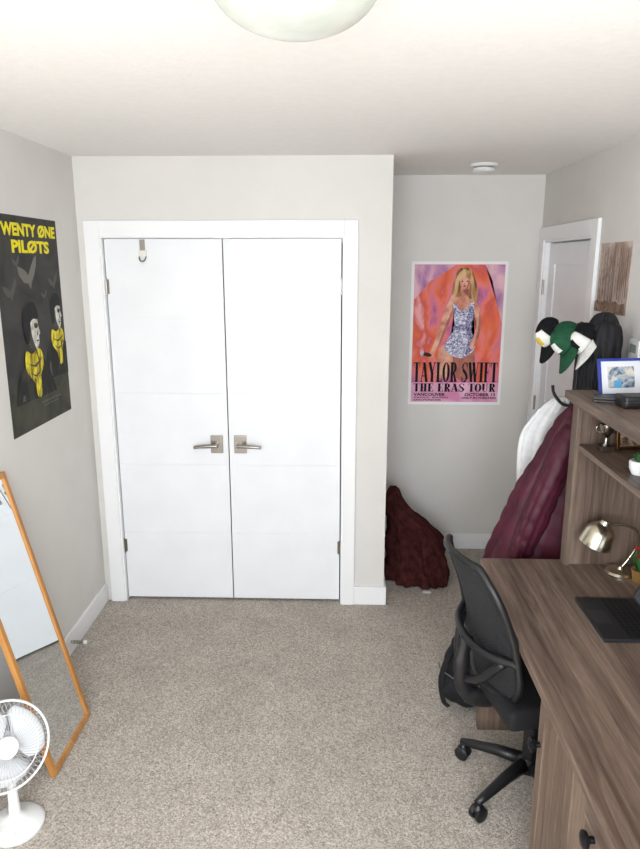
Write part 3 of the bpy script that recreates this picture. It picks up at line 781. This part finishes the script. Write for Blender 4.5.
# ------------------------------------------------------------------ backpack on the floor
g = group('backpack', (.585, 2.73, 0), (0, 0, R(10)))
g.scale = (1.05, 1, .88)
blob('body', [((0, 0, .08), (.115, .12, .085)), ((0, 0, .2), (.11, .115, .13)), ((0, .0, .30), (.085, .09, .055))], M_blk2, g, .011,
     lambda co, n: .006*noise.noise(co*14), 8)
blob('front_pocket', [((-.075, -.03, .12), (.065, .085, .095)), ((-.03, -.10, .11), (.07, .035, .08))], M_blk2, g, .010, lambda co, n: .005*noise.noise(co*18), 6)
tube('haul_loop', smoothpts([(-.03, .02, .34), (-.025, .02, .375), (.015, .02, .375), (.02, .02, .34)], 6), .007, M_blk, g, 8)
tube('strap', smoothpts([(-.05, .02, .33), (-.10, -.02, .27), (-.14, -.05, .16), (-.13, -.06, .05), (-.11, -.07, .02)], 6), .014, M_blk2, g, 8, flat=.45)
tube('zip', smoothpts([(-.10, -.09, .19), (-.135, -.03, .2), (-.125, .04, .19)], 5), .003, mat('zip', (90, 90, 94), .4), g, 6)

# ------------------------------------------------------------------ draped cloth helper
def loft(name, rings, m, parent, fold=.02, seam=.07, phase=0.0, slope=.4, nseg=72, n=90, quilt=.0075, fz=1.6, floor=False):
    """cloth form: vertical stack of elliptical rings with drape folds and optional stitched seams"""
    vs, fs = [], []
    def at(t):
        q = t*(len(rings)-1); i = min(int(q), len(rings)-2); f = q-i
        a, b, c, d = rings[max(i-1, 0)], rings[i], rings[i+1], rings[min(i+2, len(rings)-1)]
        return [.5*((2*b[k])+(c[k]-a[k])*f+(2*a[k]-5*b[k]+4*c[k]-d[k])*f*f+(3*b[k]-a[k]-3*c[k]+d[k])*f**3) for k in range(5)]
    for i in range(n+1):
        t = i/n; cx, cy, rx, ry, z = at(t)
        for j in range(nseg):
            a = 2*math.pi*j/nseg
            c, s = math.cos(a), math.sin(a)
            f = fold*(.25+.75*t)*(noise.noise(Vector((c*2.6+phase, s*2.6, z*fz)))+.45*noise.noise(Vector((c*6+phase, s*6, z*fz*2))))
            q = 0
            if quilt:
                ph = (z+slope*rx*c+.015*noise.noise(Vector((c*2, s*2, z*4))))/seam
                q = quilt*(abs(math.sin(ph*math.pi))**.45)-quilt*.66
            k = f+q
            zz = max(z, .002) if floor else z
            vs.append((cx+(max(rx+k, .004))*c, cy+(max(ry+k, .004))*s, zz))
    for i in range(n):
        for j in range(nseg):
            l = (j+1) % nseg
            fs.append((i*nseg+j, i*nseg+l, (i+1)*nseg+l, (i+1)*nseg+j))
    fs.append(tuple(range(nseg))); fs.append(tuple(n*nseg+j for j in range(nseg))[::-1])
    return newmesh(name, vs, fs, m, parent, True)

# ------------------------------------------------------------------ brown fleece blanket heap in the alcove
M_fleece = noisemat('fleece_brown', (52, 24, 24), (74, 38, 37), 24, 1.0, .5, .005, bscale=170, spec=.05)
g = group('fleece_blanket', (.43, 3.98, 0))
loft('heap', [(-.105, 0, .012, .012, .585), (-.105, 0, .032, .04, .565), (-.095, .0, .052, .06, .50), (-.06, .01, .085, .09, .42), (.0, .02, .130, .13, .34), (.035, .02, .170, .165, .24), (.045, .0, .190, .19, .14), (.05, -.01, .200, .21, .05), (.05, -.01, .195, .205, .012), (.05, -.01, .16, .17, .003)],
     M_fleece, g, .075, .1, 5.2, 0, 120, 80, 0, 5.5, True)
loft('fold_over', [(.06, -.08, .02, .02, .36), (.07, -.10, .055, .05, .33), (.10, -.12, .08, .07, .24), (.13, -.14, .09, .075, .13), (.14, -.14, .085, .07, .03), (.14, -.14, .06, .05, .003)],
     M_fleece, g, .045, .1, 9.4, 0, 80, 60, 0, 6, True)
box('care_tag', .07, .115, -.255, -.225, .001, .004, M_white, g)

# ------------------------------------------------------------------ coat rack with clothes
PX, PY = 1.055, 3.04
g = group('coat_rack', (PX, PY, 0))
M_rack = mat('rack_black', (28, 26, 26), .4, .3)
lathe('pole', [(.016, .02), (.016, 1.64), (.02, 1.645), (.02, 1.66), (0, 1.67)], M_rack, g, 20)
lathe('base', [(.15, 0), (.152, .01), (.14, .02), (.02, .03)], M_rack, g, 40)
for k, (zz, n_) in enumerate([(1.58, 4), (1.34, 4)]):
    for i in range(n_):
        a = R(45+90*i+k*30)
        c, s = math.cos(a), math.sin(a)
        tube('hook', smoothpts([(0, 0, zz-.05), (.05*c, .05*s, zz-.045), (.09*c, .09*s, zz), (.10*c, .10*s, zz+.04)], 5), .007, M_rack, g, 8)

M_puf = noisemat('burgundy_nylon', (64, 17, 34), (82, 25, 44), 8, .55, .25, .003, bscale=40, spec=.35)
g = group('puffer_jacket', (.935, 2.88, 0))
loft('body', [(.075, 0, .012, .012, 1.325), (.07, 0, .045, .045, 1.30), (.06, 0, .085, .07, 1.22), (.045, 0, .125, .085, 1.10), (.02, 0, .165, .10, .97), (.0, 0, .20, .11, .82), (-.015, 0, .235, .12, .68), (-.02, 0, .25, .12, .60), (-.02, 0, .235, .105, .575), (-.02, 0, .19, .07, .57)],
     M_puf, g, .032, .085, 0, .5)
loft('sleeve', [(.045, -.06, .02, .02, 1.26), (.03, -.075, .05, .045, 1.22), (-.01, -.09, .06, .05, 1.10), (-.06, -.10, .06, .05, .96), (-.105, -.10, .058, .05, .82), (-.14, -.095, .052, .046, .70), (-.15, -.09, .035, .03, .66)],
     M_puf, g, .018, .075, 3.1, .6, 48)
loft('hood', [(.09, -.045, .015, .015, 1.31), (.09, -.05, .055, .045, 1.29), (.09, -.06, .07, .05, 1.22), (.095, -.06, .06, .045, 1.15), (.10, -.06, .02, .02, 1.12)],
     M_puf, g, .02, .2, 7.7, .2, 48)
tube('hanging_loop', smoothpts([(.06, .0, 1.30), (.075, .0, 1.335), (.06, .02, 1.35), (.045, .01, 1.31)], 5), .004, M_blk, g, 8)

M_towel = noisemat('white_terry', (222, 222, 222), (234, 234, 234), 40, .95, .6, .004, bscale=200, spec=.1)
g = group('white_towel', (.975, 3.13, 0))
loft('cloth', [(.04, -.02, .012, .012, 1.32), (.035, -.02, .045, .035, 1.30), (.01, -.01, .075, .04, 1.24), (-.02, 0, .10, .045, 1.14), (-.025, 0, .105, .045, 1.02), (-.02, 0, .10, .04, .88), (-.01, 0, .095, .035, .76), (-.01, 0, .07, .02, .75)],
     M_towel, g, .035, .1, 2.2, 0, 90, 70, 0, 1.2)

def cap(name, loc, up, brim, mc, mb, front=None, logo=None, sc=1.0):
    up = Vector(up).normalized(); bx = Vector(brim); bx = (bx-up*bx.dot(up)).normalized(); by = up.cross(bx)
    M = Matrix((bx, by, up)).transposed()
    g = group(name, loc, M.to_euler()); g.scale = (sc, sc, sc)
    nr, na = 10, 30
    def P(t, a):   # crown surface with upright front panel
        rr = .088*math.cos(t)**.7
        frontness = max(0, math.cos(a))**2
        z = .085*math.sin(t)*(1+.14*frontness)
        return Vector((rr*math.cos(a)*1.08, rr*math.sin(a)*.74, z))
    vs = [P(i/nr*math.pi/2*.999, 2*math.pi*j/na) for i in range(nr+1) for j in range(na)]
    fs, fr = [], []
    for i in range(nr):
        for j in range(na):
            k = (j+1) % na
            (fr if front and (j < 5 or j >= 25) and i < 8 else fs).append((i*na+j, i*na+k, (i+1)*na+k, (i+1)*na+j))
    o = newmesh('crown', vs, fs, mc, g, True); s_ = o.modifiers.new('s', 'SOLIDIFY'); s_.thickness = .003
    if fr:
        o = newmesh('front_panel', vs, fr, front, g, True); s_ = o.modifiers.new('s', 'SOLIDIFY'); s_.thickness = .003
    vs, fs = [], []
    for i in range(8):
        t = i/7
        for j in range(19):
            a = R(-66+132*j/18)
            c, s = math.cos(a), math.sin(a)
            r0x, r0y = .088*1.08, .088*.74
            ext = .10*t*max(0, math.cos(a*1.25))**.45
            y = r0y*s*(1+.16*t); x = r0x*c+ext
            vs.append((x, y, .004-4.6*y*y*(.35+.65*t)-.012*t))
    for i in range(7):
        for j in range(18): fs.append((i*19+j, i*19+j+1, (i+1)*19+j+1, (i+1)*19+j))
    o = newmesh('brim', vs, fs, mb, g, True); s_ = o.modifiers.new('s', 'SOLIDIFY'); s_.thickness = .0045
    lathe('button', [(.008, .082), (.007, .089), (0, .091)], mb, g, 14)
    if logo:
        vs2, fs2 = [], []
        for i in range(6):
            t = R(16+7*i)
            for j in range(7):
                a = R(-20+40*j/6)
                vs2.append(P(t, a)*1.02+Vector((.001, 0, 0)))
        for i in range(5):
            for j in range(6): fs2.append((i*7+j, i*7+j+1, i*7+j+8, i*7+j+7))
        newmesh('logo', vs2, fs2, logo, g, True)
    return g
M_grn = noisemat('cap_green', (12, 62, 38), (18, 78, 50), 60, .8, .2, .001)
M_wht = noisemat('cap_white', (216, 215, 210), (228, 227, 222), 60, .8, .2, .001)
M_bkc = noisemat('cap_black', (14, 14, 16), (24, 24, 27), 60, .9, .2, .001, spec=.2)
M_ylw = mat('cap_yellow', (216, 186, 60), .6)
# caps hang from the hooks by their back straps: brims down, seen from the side and front
cap('baseball_cap', (.915, 3.02, 1.62), (-.85, -.25, .45), (-.35, -.45, -1), M_bkc, M_bkc, M_wht, M_ylw, .74)
cap('baseball_cap', (.975, 2.95, 1.60), (-.95, -.05, .45), (-.3, -.6, -.9), M_grn, M_grn, None, M_wht, .86)
cap('baseball_cap', (1.045, 2.92, 1.60), (-.9, .15, .55), (.05, -.75, -.9), M_bkc, M_wht, M_wht, M_bkc, .86)
# black jacket hanging on the wall side of the rack
M_jkt = noisemat('black_nylon', (16, 16, 19), (28, 28, 32), 14, .6, .3, .003, bscale=40, spec=.35)
g = group('black_jacket', (1.125, 2.96, 0))
loft('body', [(.0, 0, .012, .012, 1.715), (.0, 0, .04, .035, 1.70), (-.005, -.005, .065, .055, 1.65), (-.01, -.01, .08, .07, 1.57), (-.01, -.01, .085, .08, 1.46), (-.01, -.01, .085, .085, 1.30), (-.005, -.01, .085, .085, 1.12), (-.005, -.01, .08, .08, 1.0), (-.005, -.01, .06, .06, .99)],
     M_jkt, g, .045, .1, 1.3, 0, 90, 90, 0, 2.4)
loft('hood', [(-.01, -.05, .012, .012, 1.68), (-.01, -.06, .05, .03, 1.66), (-.015, -.08, .062, .035, 1.59), (-.01, -.085, .05, .03, 1.51), (-.0, -.08, .015, .015, 1.49)],
     M_jkt, g, .03, .1, 4.3, 0, 48, 50, 0, 5)
tube('drawcord', smoothpts([(-.05, -.10, 1.60), (-.07, -.12, 1.53), (-.075, -.12, 1.44), (-.07, -.115, 1.37)], 6), .004, M_blk, g, 8)
tube('drawcord_b', smoothpts([(-.03, -.11, 1.60), (-.045, -.13, 1.52), (-.05, -.13, 1.43), (-.04, -.125, 1.36)], 6), .004, M_blk, g, 8)

# ------------------------------------------------------------------ light
w = bpy.data.worlds.new('World'); scene.world = w; w.use_nodes = True
nt = w.node_tree; bg = nt.nodes['Background']
sky = nt.nodes.new('ShaderNodeTexSky'); sky.sky_type = 'HOSEK_WILKIE'
try: sky.sun_direction = Vector((.3, -.4, .8)).normalized()
except Exception: pass
nt.links.new(sky.outputs['Color'], bg.inputs['Color']); bg.inputs['Strength'].default_value = .6
ld = bpy.data.lights.new('window_daylight', 'AREA'); ld.shape = 'RECTANGLE'; ld.size = WX1-WX0-.1; ld.size_y = WZ1-WZ0-.1
ld.energy = 124; ld.color = (.88, .938, 1.0)
lo = bpy.data.objects.new('window_daylight', ld); link(lo)
lo.location = ((WX0+WX1)/2, YR-.02, (WZ0+WZ1)/2); lo.rotation_euler = (R(84), 0, 0)
# sunlight added as fill, through the window onto carpet, bouncing up to the ceiling
sd = bpy.data.lights.new('sun_fill', 'SUN'); sd.energy = 38; sd.angle = R(2); sd.color = (1.0, .97, .94)
so = bpy.data.objects.new('sun_fill', sd); link(so); so.location = (0, -3, 5)
so.rotation_euler = Vector((.05, -1, 1.25)).to_track_quat('Z', 'Y').to_euler()

# ------------------------------------------------------------------ camera
cd = bpy.data.cameras.new('camera'); cam = bpy.data.objects.new('camera', cd); link(cam)
cd.sensor_fit = 'VERTICAL'; cd.sensor_height = 24; cd.lens = 24*679/849
cd.clip_start = .05
cam.location = (0, 0, 1.92); cam.rotation_euler = (R(90-13.4), 0, R(1.8))
scene.camera = cam
scene.view_settings.view_transform = 'Standard'
scene.view_settings.exposure = 0.0
